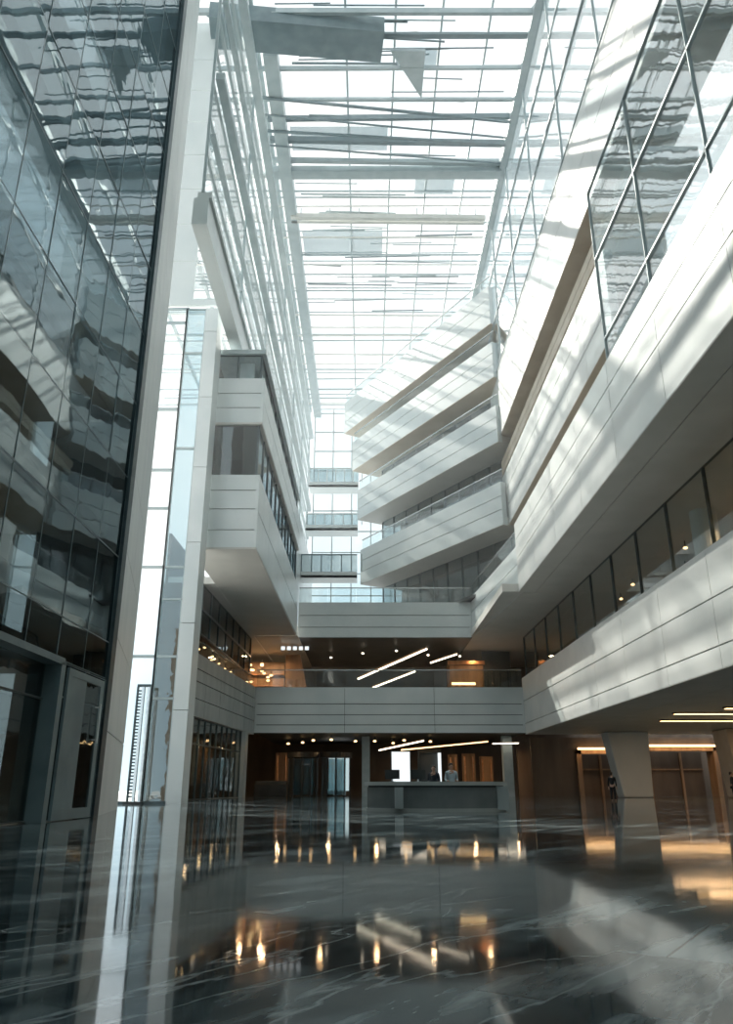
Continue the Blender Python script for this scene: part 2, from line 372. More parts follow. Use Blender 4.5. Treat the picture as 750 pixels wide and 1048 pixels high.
# ================================================= LEFT wing, far hall
a0, a1 = P(-9.75,42.7), P(-8.5,60.2)
balcony('grey stone parapet over the shopfront on the left, lowest left balcony', a0, a1, H(3.8), H(7.2), [H(4.75),H(5.7),H(6.4)], 2.0, mat='stone', smat='soffit', rail=1.1, plen=5, thick=.5)
curtain('window_6', 'dark shopfront glazing under the left stone parapet', (a0[0]-.5,a0[1]), (a1[0]-.5,a1[1]-5), .02, H(3.8)-.06, 'glass_dark', 1.6, [3.9], mw=.09)
b0, b1 = P(-8.95,43.0), P(-8.6,60)
curtain('window_7', 'dark upper glazing beneath the left block soffit', b0, b1, H(7.25)+1.2, H(11.05), 'glass_black', 3.0, [H(9.6)], mw=.1, tw=.16, off=-.6)
struct('floor_left_gallery', MB().prism([(a0[0]-.5,a0[1]),(a1[0]-.5,a1[1]),(-14.8,a1[1]),(-14.8,a0[1])], H(5.0), H(5.4)), M['darkwall'])
struct('wall_left_far', MB().box(-15.0,-14.8,55.5,99,0,H(14)).box(-15,-12.8,55.3,55.5,0,H(11)), M['brown'], label='brown back wall of the left wing')
struct('ceiling_left', MB().box(-14.8,-11.3,55.6,98.9,H(11),H(11.4)), M['soffit'])
struct('ceiling_left_end', MB().box(-11.25,-6.9,76.45,98.8,H(11.0),H(11.07)), M['soffit'])
struct('column_3', MB().prism([(-12.35,73.4),(-11.1,73.4),(-11.1,74.9),(-12.35,74.9)],0,H(3.8)-.06), M['stone'], label='pale square column at the end of the shopfront')

# the projecting left block
FY = 46.8; FX = -7.05
blk_front0, blk_front1 = (-10.75,FY), (FX,FY)
s0, s1 = (FX,FY), (-7.0, 76.5)
lv = {2:(11.1,14.9,[H(12.0),H(13.1),H(14.1)]), 3:(17.9,20.45,[H(18.75),H(19.6)])}
names = {2:'lower', 3:'upper'}
for k,(zb,zt,gr) in lv.items():
    t = thing('balcony', 'front and flank of the projecting left block, %s white panelled band'%names[k], 'balcony', (-8.5,FY,H(zb)), 'bands of the projecting left block')
    panels(blk_front0, blk_front1, [H(zb)]+gr+[H(zt)], 3.7, M['panel'], t, 'front_panels')
    panels(s0, s1, [H(zb)]+[H(zb+(zt-zb)*.5)]+[H(zt)], 6, M['panel'], t, 'side_panels')
    MB().box(-10.75,FX-.17,FY+.17,76.4,H(zb)+.02,H(zt)-.02).build('core', M['joint'], t)
    MB().box(-11.3,FX-.02,FY+.02,76.4,H(zb)-.12,H(zb)+.02).build('soffit', M['soffit'], t)
    MB().box(-10.75,FX,FY,76.4,H(zt)-.0,H(zt)+.05).build('coping', M['panel'], t)
curtain('window_8', 'dark glass between the two bands of the left block', (-10.75,FY+.25),(FX-.25,FY+.25), H(14.93),H(17.85),'glass_black', 3.4,[], mw=.07)
curtain('window_9', 'flank glazing between the bands of the left block', (FX-.25,FY+.25),(FX-.25,76), H(14.93),H(17.85),'glass_left', 2.6,[], mw=.07)
struct('wall_left_block', MB().box(-10.7,-10.5,FY+.6,76,H(14.95),H(17.75)).box(-10.7,-10.5,FY+.6,76,H(20.5),H(21.9)).box(-10.5,-9.2,FY+6,FY+6.2,H(14.9),H(17.8)), M['darkwall'], label='dark inner wall of the left block')  # short cross wall added to keep flank light off the front glass
curtain('window_10', 'clear glass lantern on top of the left block', (-10.6,FY+.3),(FX-.3,FY+.3), H(20.5),H(22.0),'glass_end', 1.75,[], mw=.07)
curtain('window_11', 'flank glazing on top of the left block', (FX-.3,FY+.3),(FX-.3,76), H(20.5),H(22.0),'glass_upper', 3,[], mw=.06)
struct('trim_4', MB().box(-10.75,FX+.02,FY,76.4,H(22.0),H(22.25)), M['mullion_light'], label='thin roof slab of the left block')
tag(MB().box(-9.0,-8.0,FY+1.2,FY+1.6,H(20.5),H(21.95)).build('blind_panel', M['steel']), 'grey blind panel inside the glass lantern', 'blind')
# upper left glass wall
UL = -9.2
struct('trim_5', MB().box(UL-.5,UL+.35,34.6,112,H(22.6),H(24.0)).box(UL-.3,UL+.5,34.6,112,H(24.0),H(24.3)).box(-21.5,-9.75,SY-.1,SY+.1,H(24.05),H(24.4)), M['panel'], label='pale ledge at the foot of the upper left glass')
curtain('window_12', 'upper left glass wall rising to the roof', (UL,34.6),(UL,112.5), H(24.3), RZ-.2, 'glass_upper_left', 13, [H(24.3+i*2.1) for i in range(1,11)], mmat='steel', mw=.12, jitter=.03, tw=.1)
struct('wall_left_end', MB().box(-9.6,-8.2,78.6,112.5,H(13.9),H(24)), M['panel'], label='pale wall past the left block')
for i,(dz,w) in enumerate(((27.5,.5),(31.0,.9),(36.0,.6),(40.5,1.0))):
    tag(MB().box(UL+.08,UL+.08+w*.6,34.8,112,H(dz),H(dz)+w*.6).build('ledge_beam', M['steel']),
        'long horizontal ledge on the upper left glass wall, %s'%('lowest','second from below','third from below','topmost')[i], 'beam', 'ledges on the upper left glass wall', 'thing')
# outer roof girder
tag(MB().box(K*-6.6,K*-5.7,47,113,RZ-1.5,RZ-.1).build('roof_girder', M['steel']), 'broad grey girder along the left edge of the glass roof', 'girder', kind='thing')
tag(MB().box(K*10.35-.35,K*10.35+.35,-12,113,RZ-1.2,RZ-.1).build('roof_girder', M['steel']), 'slim grey girder along the right edge of the glass roof', 'girder', kind='thing')

# ================================================= BACK galleries
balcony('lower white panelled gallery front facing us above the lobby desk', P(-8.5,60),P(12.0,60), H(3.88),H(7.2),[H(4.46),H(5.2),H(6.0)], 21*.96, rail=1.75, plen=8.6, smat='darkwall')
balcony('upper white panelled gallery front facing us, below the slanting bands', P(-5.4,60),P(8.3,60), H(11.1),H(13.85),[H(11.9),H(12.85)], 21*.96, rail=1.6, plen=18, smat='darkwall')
balcony('angled corner piece joining the upper gallery to the right balcony', P(8.3,60),P(9.45,45.2), H(11.1),H(14.2),[H(11.9),H(13.1)], 3, rail=1.5, plen=20, smat='soffit')
struct('wall_back', MB().box(-15,46,98.9,99.4,0,H(13.8)), M['brown'], label='dark brown back wall behind both galleries')
struct('ceiling_right_gallery', MB().box(K*8.2,25.3,58.7,98.8,H(11.12),H(11.6)), M['soffit'])

# ================================================= RIGHT balconies
balcony('long sunlit white balcony front on the right, lowest', P(12,60.2),P(12,-8), H(3.8),H(7.9),[H(4.55),H(6.2)], 26, mat='panel_right', rail=0, plen=6.5, sgroove=3.2)
r2 = balcony('long sunlit white balcony front on the right, second from the floor', P(9.15,45),P(9.15,-8), H(11.1),H(15.3),[H(13.1),H(14.3)], 13, mat='panel_right', rail=0, plen=6.5, sgroove=1.35)
balcony('short white balcony front on the right ending halfway, third from the floor', P(10.7,56),P(10.7,28.7), H(18.6),H(22.9),[H(20.1),H(21.5)], 3.4, mat='panel_right', smat='warmpanel', rail=0, plen=5)
balcony('steep broad white band high on the right, topmost', P(10.5,58),P(10.5,-8), H(26),H(31.5),[H(28.8)], 3.6, mat='panel_right', smat='warmpanel', rail=0, plen=8)
balcony('pale lower band between the third and topmost right bands', P(10.9,57),P(10.9,24), H(23.6),H(24.7),[H(24.2)], 3.1, mat='warmpanel', smat='warmpanel', rail=0, plen=5)
struct('wall_right', MB().box(K*19.5,K*19.9,-10,98.8,H(5.0),H(32)), M['brown'], label='brown inner wall behind the right balconies')
struct('wall_right_upper', MB().box(K*13.4,K*13.6,K*28.6,K*60,H(15.3),H(26)), M['warmpanel'], label='beige wall behind the upper right balconies')
curtain('window_13', 'glass wall between the two lowest right balconies', P(12.35,60),P(12.35,-8), H(5.2), H(11.1), 'glass_rail', 5.0, [], mw=.1)
curtain('window_14', 'large reflective glass facade between the right balconies', P(10.3,28.6),P(10.3,-8), H(15.3), H(26), 'glass_upper', 7.2, [H(18.2),H(22.3)], mmat='steel', mw=.05, jitter=.02, tw=.12)
curtain('window_15', 'upper right glass wall rising to the roof', P(10.5,86),P(10.5,-8), H(31.5), RZ-.2, 'glass_upper', 9, [H(31.5+i*4.5) for i in range(1,3)], mmat='steel', mw=.06, jitter=.02, tw=.14)
struct('floor_right_gallery', MB().box(K*12.5,K*19.5,-10,K*60,H(4.6),H(5.0)), M['darkwall'])

# rear enclosing wall behind the viewer
struct('wall_front', MB().box(-16,46,-14,-13.6,0,RZ), M['panel'], label='pale wall behind the viewer')
struct('wall_right_lobby', MB().box(44,44.3,-10,84,0,H(3.8)), M['wood'], label='wood wall far right of the lobby')

# end glass wall
curtain('window_16', 'bright far glass wall behind the link bridges', P(-6.4,86.5),P(12,86.5), H(13), RZ-.2, 'glass_end', 2.9, [H(13+i*2.6) for i in range(1,13)], mmat='steel', mw=.16, tw=.16)

# link bridges
for i,(z0,z1,yy,mt,lab) in enumerate(((18.9,21.2,71,'steel_dark','lowest, dark and glazed'),(25.0,26.8,75,'panel','second from below, pale'),(31.0,33.2,78,'panel','third from below, pale'))):
    t = thing('link_bridge', 'short bridge crossing the bright far glass, '+lab, 'bridge', (*P(-2.8,yy),H(z0)), 'link bridges before the far glass')
    MB().box(K*-6.3,K*-.9,K*yy,K*yy+.3,H(z0),H(z0)+.7).box(K*-6.3,K*-.9,K*yy,K*yy+3,H(z0),H(z0)+.25).build('deck', M['panel'], t)
    w = MB()
    for j in range(8): w.box(K*-6.3+j*1.25,K*-6.3+j*1.25+.12,K*yy,K*yy+.12,H(z0)+.7,H(z1))
    w.box(K*-6.3,K*-.9,K*yy-.03,K*yy+.15,H(z1)-.15,H(z1)); w.build('posts', M[mt], t)
    MB().box(K*-6.3,K*-.9,K*yy+.04,K*yy+.09,H(z0)+.7,H(z1)-.15).build('glass', M['glass_dark' if i==0 else 'glass_blue'], t)

# diagonal wing at the back right: four raking bands
wl, wr = P(-.6,72.2), P(10.2,54.2)
spec = [('d','lowest',18.5,21.9),('c','second from below',25.3,28.4),('b','third from below',31.0,34.2),('a','topmost',36.0,39.6)]
for key,lab,z0,z1 in spec:
    ext = {'d':0,'c':.8,'b':2.2,'a':4.5}[key]
    l2 = (wl[0]-ext*.52, wl[1]+ext*.86)
    balcony('slanting white band of the rear wing, '+lab, l2, wr, H(z0),H(z1),[H(z0+(z1-z0)*.36),H(z0+(z1-z0)*.68)], 6, smat='warmpanel' if key in 'ab' else 'soffit', rail=1.4, plen=30, thick=.6, group='slanting bands of the rear wing')
dn = (-.86,-.52)
off = 6.2
wl2 = (wl[0]-dn[0]*off, wl[1]-dn[1]*off); wr2 = (wr[0]-dn[0]*off, wr[1]-dn[1]*off)
struct('wall_rear_wing', MB().fb(wl2, wr2, 0, 28, -.4, 0, H(13.9), H(36)), M['brown'], label='brown inner wall of the rear wing')
struct('floor_rear_wing', MB().fb(wl, wr, 0, 27, -6, -.6, H(13.9), H(14.1)), M['darkwall'])
for i,(z0,z1) in enumerate(((14.1,18.5),(21.9,25.3),(28.4,31.0),(34.2,36.0))):
    curtain('window_%d'%(17+i), 'recessed glazing of the rear wing', (wl[0]-dn[0]*3.4, wl[1]-dn[1]*3.4), (wr[0]-dn[0]*3.4, wr[1]-dn[1]*3.4), H(z0), H(z1), 'glass_dark' if i<2 else 'glass_blue', 2.8, [], mw=.12)

# ================================================= roof beams
rb = random.Random(3)
def xbeam(y, x0, x1, w, h, z, mat, label, group=None, skew=0.0, cat='beam', name='roof_beam'):
    m = MB().bar((x0,y,z),(x1,y+skew,z),w,h)
    m.bar((x0,y-w*.5,z-h*.5),(x1,y-w*.5+skew,z-h*.5),.06,.1)
    return tag(m.build(name, mat), label, cat, group, 'thing')
xbeam(K*34.2, -12.4, 1.3, 2.8, 1.6, RZ-1.3, M['steel_dark'], 'deep blue grey beam under the roof at the top edge of the view', skew=1.3)
xbeam(K*46.4, -9.3, 13.3, 1.1, .7, RZ-1.0, M['steel'], 'broad grey cross beam above the white double beam')
t = thing('twin_beam', 'long white double beam hanging across the middle of the roof', 'beam', (0,K*51.2,RZ-1.4)); t['kind']='thing'
MB().bar((-8.0,K*51-.35,RZ-1.5),(12.6,K*51-.1,RZ-1.5),.45,.5).build('front_chord', M['steel_white'], t)
MB().bar((-8.0,K*51+.55,RZ-1.3),(12.6,K*51+.8,RZ-1.3),.35,.4).build('rear_chord', M['steel_white'], t)
for i in range(7): MB().bar((-7+i*3.1,K*51+.1,RZ-1.3),(-7+i*3.1,K*51+.1,RZ-.05),.12).build('hanger', M['steel'], t)
y = -10.0; i = 0
while y < 112:
    far = y > 62; w = rb.choice((.1,.14,.18) if far else (.18,.22,.3,.45,.7)); x0 = rb.choice((-32,-30,-9.1,-32)); x0 = -8.2 if 24.5 < y < 35.5 else x0;  # lengths beyond the left wall added to cast slanting sun stripes
    xbeam(y, x0, 13.4, w, rb.choice((.12,.18) if far else (.25,.35,.5)), RZ-.45-rb.random()*.4, M[rb.choice(('steel','steel_white','steel_white') if far else ('steel','steel','steel_dark','steel_white'))],  # far beams whitened to stand in for haze washing them out
          'thin cross beam under the glass roof', 'thin cross beams of the glass roof', skew=rb.choice((0,0,0,.5,-.3)))
    y += rb.choice((1.5,2.1,2.6,3.2))
# partial sun blades: short pieces of louvre between beams
for i in range(190):
    y = rb.uniform(-8,85); x = rb.uniform(-9,6) if i%3 else rb.uniform(-30,-13); L = rb.uniform(3,11); wd = rb.choice((.08,.1,.14,.2)); sk = rb.uniform(-.35,.35)
    x1 = min(x+L, 13.2 if x>-10 else -9.7)
    o = MB().bar((x,y,RZ-.3),(x1,y+sk,RZ-.3),wd,.08).build('roof_louvre', M[rb.choice(('steel','steel','steel_dark','steel_dark'))])
    tag(o, 'short thin louvre blade lying under the roof glass', 'louvre', 'louvre blades under the roof glass')
for i,(x0,x1,y0,y1) in enumerate(((-7.2,2.0,K*42.8,K*45.0),(-7.2,1.8,K*54,K*57.2),(5,9,K*47.5,K*49.5),(-28,-15,K*30,K*33),(-27,-16,K*44,K*47),(-29,-14,K*58,K*62),(2.5,6,K*36.5,K*38))):
    tag(MB().box(x0,x1,y0,y1,RZ-.02,RZ+.03).build('roof_panel', M['glass_panel']), 'large pale translucent panel lying against the roof glass', 'panel', 'translucent panels of the glass roof')
# slanting tie rods near the top
for k,(ya,yb) in enumerate(((39.2,41.6),(40.6,43.0),(42.0,43.6),(43.3,45.4))):
    tag(MB().bar((-9.2,K*ya,RZ-1.6),(13.2,K*yb,RZ-1.1),.13 if k%2 else .2).build('tie_rod', M['steel_dark']),
        'thin slanting rod crossing below the roof glass, %s seen from the top edge'%('first','second','third','fourth')[k], 'rod', 'slanting rods under the roof', 'thing')
tag(MB().prism([(2.0,K*36.2),(4.9,K*36.2),(4.9,K*39.8)],RZ-.9,RZ-.6).build('gusset_plate', M['steel']), 'triangular grey plate at the right end of the deep beam', 'plate')

# ================================================= ground floor of the far hall
# slim columns
for i,(x,y,w,lab) in enumerate(((-.05,63,.8,'thin grey column behind the left end of the lobby desk'),(10.9,62,.95,'thin grey column right of the lobby desk'))):
    struct('column_%d'%(4+i), MB().box(K*x-w/2,K*x+w/2,K*y,K*y+w,0,H(3.8)), M['steel'], label=lab)
# the big tapering pier on the right
pr = sroot('column_6', (*P(18.4,57),0), 'broad tapering pier under the right balcony')
MB().prism([(23.3,74.0),(26.0,74.0),(26.0,76.0),(23.3,76.0)], 0, H(3.8)-.06, top=[(22.3,74.0),(26.2,74.0),(26.2,76.0),(22.3,76.0)]).build('shaft', M['panel'], pr, bevel=.12)
pr = sroot('column_7', (*P(25,52),0), 'wide wood-lit pier at the right edge')
MB().prism([(32.2,70),(36,70),(36,73),(32.2,73)], 0, H(3.8)-.06, top=[(31.6,70),(36.3,70),(36.3,73),(31.6,73)]).build('shaft', M['warmpanel'], pr, bevel=.12)
# right lobby back wall with two portals
YB = 84.
struct('wall_right_back', MB().box(17.2,21.9,YB,YB+.4,0,H(3.8)).box(27.0,29.0,YB,YB+.4,0,H(3.8)).box(36.6,44,YB,YB+.4,0,H(3.8)).box(21.9,27.0,YB,YB+.4,4.75,H(3.8)).box(29,36.6,YB,YB+.4,5.0,H(3.8)).box(17,44,91,91.3,0,H(3.8)), M['brown'], label='brown wall with two lit portals under the right balcony')
def portal(x0,x1,z1,lab):
    t = thing('lit_portal', lab, 'doorway', ((x0+x1)/2,YB-.2,0))
    w=.45
    MB().box(x0,x0+w,YB-.35,YB+1.5,0,z1).box(x1-w,x1,YB-.35,YB+1.5,0,z1).box(x0,x1,YB-.35,YB+1.5,z1-w,z1).build('frame', M['wood'], t)
    MB().box(x0+.1,x1-.1,YB-.6,YB-.36,z1-.05,z1+.16).build('light_strip', M['lamp_warm'], t)
    MB().box(x0+w,x1-w,YB+3.0,YB+3.2,0,z1-w).build('back_panel', M['brown'], t)
    xm = x0+(x1-x0)*.62
    MB().box(xm,xm+.25,YB+2.8,YB+3,0,z1-w).box(x0+w,x1-w,YB+2.85,YB+3,2.6,2.75).build('door_bars', M['wood'], t)
    return t
portal(21.9,27.0,4.6,'lit wooden portal left of the broad pier')
portal(29.0,36.6,4.9,'lit wooden portal right of the broad pier')
# ceiling light strips under the right balcony
for i,(yy,x0) in enumerate(((K*42,21.2),(K*46.6,22.4),(K*39,23.))):
    t = thing('ceiling_light_strip', 'long warm light strip in the soffit of the lowest right balcony, %s'%('middle one','farthest one','nearest one')[i], 'ceiling light', (x0+8,yy,H(3.8)), 'light strips under the right balcony')
    MB().box(x0,x0+18,yy-.25,yy+.25,H(3.8)-.15,H(3.8)-.05).build('housing', M['dark'], t)
    MB().box(x0+.1,x0+17.9,yy-.2,yy+.2,H(3.8)-.19,H(3.8)-.14).build('diffuser', M['lamp_warm'], t)

# revolving doors
def revolving(x, y, lab, lit):
    t = thing('revolving_door', lab, 'door', (x,y,0))
    R = 1.6; h = 3.9
    MB().tube((x,y,h),(x,y,h+.55),R+.15,n=28).build('canopy', M['dark'], t)
    fr = MB()
    for k in range(10):
        a = 2*math.pi*(k+.5)/10; fr.box(x+R*math.cos(a)-.06,x+R*math.cos(a)+.06,y+R*math.sin(a)-.06,y+R*math.sin(a)+.06,0,h)
    fr.build('drum_frame', M['dark'], t)
    gl = MB()
    for k in range(10):
        if k in (4,9): continue
        a = 2*math.pi*(k+.5)/10; b = 2*math.pi*(k+1.5)/10
        p=(x+R*math.cos(a),y+R*math.sin(a)); q=(x+R*math.cos(b),y+R*math.sin(b))
        gl.fb(p,q,.06,math.dist(p,q)-.06,-.015,.015,.05,h-.05)
    gl.build('curved_glass', M['glass_rail'], t)
    for k in range(4):
        a = math.pi/4+k*math.pi/2
        w = MB().fb((x,y),(x+R*.93*math.cos(a),y+R*.93*math.sin(a)),.05,R*.9,-.02,.02,.1,h-.1)
        w.build('door_wing', M['glass_blue'], t)
    return t
revolving(-6.9,88,'glass revolving door on the left of the lobby back wall',0)
revolving(-3.3,88,'glass revolving door next to the grey column, right of the other revolving door',1)
# glowing panels standing in for daylight and for a lit doorway
def litpanel(x0,x1,y,z0,z1,lab,mat='screen'):
    t = thing('glow_panel', lab, 'screen', ((x0+x1)/2,y,z0))
    MB().box(x0-.12,x1+.12,y,y+.12,z0-.12,z1+.12).build('frame', M['dark'], t)
    MB().box(x0,x1,y-.03,y,z0,z1).build('face', M[mat], t)
litpanel(-4.4,-2.0,93,.5,4.2,'pale glowing panel in place of daylight behind the right revolving door')
litpanel(2.5,4.3,80,1.2,4.2,'white glowing panel in place of a lit doorway behind the left part of the desk')
t = thing('standing_frame', 'dark doorway frame with one edge made to glow behind the desk', 'door frame', (6.2,80,0))
MB().box(5.1,5.4,80,80.3,0,4.4).box(5.4,7.4,80,80.3,4.1,4.4).build('frame', M['dark'], t)
MB().box(7.1,7.4,79.9,80.2,0,4.1).build('jamb', M['screen'], t)  # jamb glows by itself to stand in for a brightly lit edge
MB().box(5.4,7.1,80.4,80.5,0,4.1).build('panel', M['darkwall'], t)
# wood walls at the back
for i,(x0,x1,z1,lab) in enumerate(((9.3,10.4,4.4,'narrow wood wall panel behind the desk, leftmost'),(10.9,12.4,4.5,'wood wall panel behind the desk, middle'),(12.9,14.4,4.2,'wood wall panel behind the desk, rightmost'),(-10.4,-8.9,4.6,'brown wood panel left of the revolving doors'))):
    t = thing('wall_panel', lab, 'wall panel', ((x0+x1)/2,92,0))
    MB().box(x0,x1,92,92.3,0,z1).build('board', M['wood'], t)
    MB().box(x0+.2,x0+.4,91.85,92,.5,z1-.3).box(x1-.3,x1-.2,91.85,92,.5,z1-.3).build('ribs', M['copper'], t)
tag(MB().box(-11.6,-8.3,84,85.2,0,1.15).box(-11.6,-8.3,84.8,85.2,1.15,1.5).build('lobby_bench', M['dark'], bevel=.05), 'dark upholstered bench beside the pale square column', 'bench')
# slatted copper curtain behind the shopfront
cu = MB()
for k in range(46): cu.box(-14.6,-14.45,57+k*.4,57+k*.4+.2,1.2,4.2)
tag(cu.build('slat_screen', M['wood']), 'copper brown slatted screen inside the left shopfront', 'screen')
tag(MB().box(-14.3,-14.2,66,68,1.0,4.4).build('display_panel', M['steel']), 'grey display panel inside the left shopfront', 'panel')

# reception desk
def arc_pts(x0,x1,y,sag,n=28,inset=0):
    pts=[]
    for i in range(n+1):
        u=i/n; pts.append((x0+inset+(x1-x0-2*inset)*u, y-sag*4*u*(1-u)+inset))
    return pts
dk = thing('reception_desk', 'wide grey curved reception desk in the middle of the lobby', 'desk', (2.65,31.5,0))
def curved(x0,x1,y,sag,depth,z0,z1,name,mat,inset=0):
    f = arc_pts(x0,x1,y,sag,inset=inset); b = [(x,yy+depth) for x,yy in reversed(f)]
    return MB().prism(f+b,z0,z1).build(name,mat,dk)
curved(-.05,5.35,31.2,1.0,.9,.12,.86,'front_panel',M['desk'],.08)
curved(-.05,5.35,31.2,1.0,.9,.0,.12,'plinth',M['desk_light'],.05)
curved(-.05,5.35,31.2,1.0,1.0,.92,1.06,'counter_top',M['desk_light'],-.04)
curved(-.05,5.35,31.2,1.0,.85,.86,.92,'shadow_gap',M['dark'],.12)
MB().box(4.95,5.4,31.0,32.3,.05,.9).build('end_block', M['stone'], dk, bevel=.02)
MB().box(1.05,1.35,30.1,30.5,.12,.86).build('highlight_stripe', M['stone'], dk)  # reflected highlight on the desk front, built as a paler strip
for k,x in enumerate((1.0,2.0)):
    t = thing('monitor', 'small dark monitor on the reception desk, %s'%('left one','right one')[k], 'monitor', (x,31.4,1.06))
    MB().box(x-.28,x+.28,31.4,31.44,1.16,1.5).build('screen', M['dark'], t)
    MB().box(x-.03,x+.03,31.44,31.48,1.06,1.3).box(x-.12,x+.12,31.35,31.55,1.06,1.075).build('stand', M['chrome'], t)

# linear pendant lights
def pendant(p, q, lab, grp, mat='lamp_white', w=.16):
    t = thing('linear_light', lab, 'light', ((p[0]+q[0])/2,(p[1]+q[1])/2,(p[2]+q[2])/2), grp)
    MB().bar(p,q,w,w*.5).build('housing', M['copper'], t)
    MB().bar((p[0],p[1]-.02,p[2]-w*.5),(q[0],q[1]-.02,q[2]-w*.5),w*.8,w*.6).build('diffuser', M[mat], t)
pendant((-.9,80,11.5),(6.3,80,14.6),'long glowing bar rising to the right in the upper gallery, left one','slanting light bars in the gallery', 'lamp_white', .3)
pendant((.5,79.6,10.5),(5.0,79.6,12.2),'lower glowing bar rising to the right in the upper gallery','slanting light bars in the gallery','lamp_white', .25)
pendant((6.6,80,13.1),(9.4,80,14.0),'short glowing bar rising to the right in the upper gallery, right one','slanting light bars in the gallery','lamp_white', .22)
pendant((1.2,78,4.35),(5.6,78,5.25),'left light bar under the lower gallery behind the desk','light bars above the desk','lamp_white', .2)
pendant((3.4,79,4.4),(12.0,79,5.2),'long light bar under the lower gallery behind the desk','light bars above the desk','lamp_warm', .16)
pendant((12.6,80,5.05),(15.2,80,5.1),'short light bar under the lower gallery, far right','light bars above the desk','lamp_white', .16)
# gallery interior pieces
t = thing('wood_fin', 'leaning wood clad wall on the gallery above the revolving doors', 'wall panel', (-8.3,92,H(5)))
MB().prism([(-9.0,86),(-5.8,86),(-5.8,86.4),(-9.0,86.4)],H(5.2),14.8,top=[(-9.0,86),(-7.4,86),(-7.4,86.4),(-9.0,86.4)]).build('board', M['wood'], t)
t = thing('wood_kiosk', 'wood clad kiosk on the right of the lower gallery', 'kiosk', (12.4,88,H(5.2)))
MB().box(9.2,13.0,86,89,H(5.2),14.0).build('body', M['wood'], t)
MB().box(9.0,13.1,85.7,86,13.7,14.1).build('canopy', M['copper'], t)
MB().box(9.4,12.0,85.9,86,11.5,11.75).build('glowing_counter', M['lamp_warm'], t)  # warm glow put into the counter's own material
t = thing('copper_shelf', 'copper lit shelving on the left of the lower gallery', 'shelf', (-13.,92,H(5.2)))
MB().box(-13.4,-9.3,88,88.3,H(5.2),14.3).build('back', M['wood'], t)
sh = MB()
for z in (10.2,11.5,12.8): sh.box(-13.4,-9.3,87.5,88,z,z+.12)
sh.build('shelves', M['copper'], t)
tag(MB().box(12.9,16,86,86.5,H(5.2),H(11)).build('grey_pier', M['darkwall']), 'dark broad pier on the gallery right of the wood kiosk', 'pier')
for k in range(5):
    tag(MB().box(-8.9+k*.62,-8.5+k*.62,80,80.2,14.35,14.7).build('sign_square', M['screen']), 'small pale square of a row hung below the gallery ceiling', 'sign', 'row of pale squares below the gallery ceiling')
# small round lamps
lr = random.Random(11)
def lamp(x,y,z,r,mat,lab,grp):
    t = thing('round_lamp', lab, 'lamp', (x,y,z), grp)
    MB().ball((x,y,z),r,10,6,(1,1,.6)).build('bulb', M[mat], t, smooth=True)
    MB().tube((x,y,z+r*.4),(x,y,z+.45),.04,n=6).build('stem', M['dark'], t)
for k in range(12):
    lamp(-13.2+lr.random()*3.6, 84+lr.random()*3, 11.6+lr.random()*2.3, .2, 'lamp_warm', 'small warm lamp among the copper shelves of the gallery', 'warm lamps by the copper shelves')
for k in range(9):
    lamp(-9.5+k*1.9+lr.random(), 79+lr.random()*8, H(3.45), .17, 'lamp_warm', 'small round lamp in the lobby ceiling', 'round lamps in the lobby ceiling')
for k in range(5):
    lamp(-4+k*3.6, 82+lr.random()*5, H(10.6), .15, 'lamp_white', 'small round lamp in the gallery ceiling', 'round lamps in the gallery ceiling')
for k in range(9):
    lamp(-13.3+lr.random()*.8, 60+k*1.8, H(7.4)+.5+lr.random()*.5, .12, 'lamp_warm', 'small warm lamp behind the left stone parapet', 'warm lamps behind the left parapet')
# right gallery interior
for k in range(9):
    y = 22+k*4.4
    lamp(K*14+lr.random()*3, y, H(10.4), .14, 'lamp_warm', 'small warm lamp inside the right gallery', 'warm lamps of the right gallery')
t = thing('light_canopy', 'cream hanging canopy inside the right gallery', 'canopy', (20,33,H(9.0)))
MB().prism([(18.2,24),(22.5,22),(23.5,38),(19,36)],H(9.2),H(9.7)).build('panel', M['warmpanel'], t)
MB().prism([(18.5,25),(22,23),(22.8,37),(19.3,35)],H(9.13),H(9.2)).build('diffuser', M['lamp_warm'], t)
t = thing('drapes', 'brown vertical drapes inside the right gallery', 'curtain', (21,47,H(5)))
dp = MB()
for k in range(14): dp.tube((21+.12*(k%2),42+k*.55,H(5.0)),(21+.12*(k%2),42+k*.55,H(10.6)),.26,n=8)
dp.build('folds', M['brown'], t); MB().bar((21,41.6,H(10.65)),(21,49.8,H(10.65)),.12).build('curtain_rod', M['chrome'], t)
t = thing('white_board', 'framed whitish board inside the right gallery', 'board', (19,57,H(6)))
MB().box(19,19.1,53,59,H(6.6),H(8.8)).build('face', M['panel_right'], t)
MB().box(18.95,19.15,52.8,59.2,H(8.8),H(8.95)).box(18.95,19.15,52.8,59.2,H(6.45),H(6.6)).box(18.95,19.15,52.8,53,H(6.6),H(8.8)).box(18.95,19.15,59,59.2,H(6.6),H(8.8)).build('frame', M['mullion'], t)
struct('column_8', MB().tube((18.6,40,H(5)),(18.6,40,H(11.1)),.7,n=20), M['stone'], label='round grey column inside the right gallery')

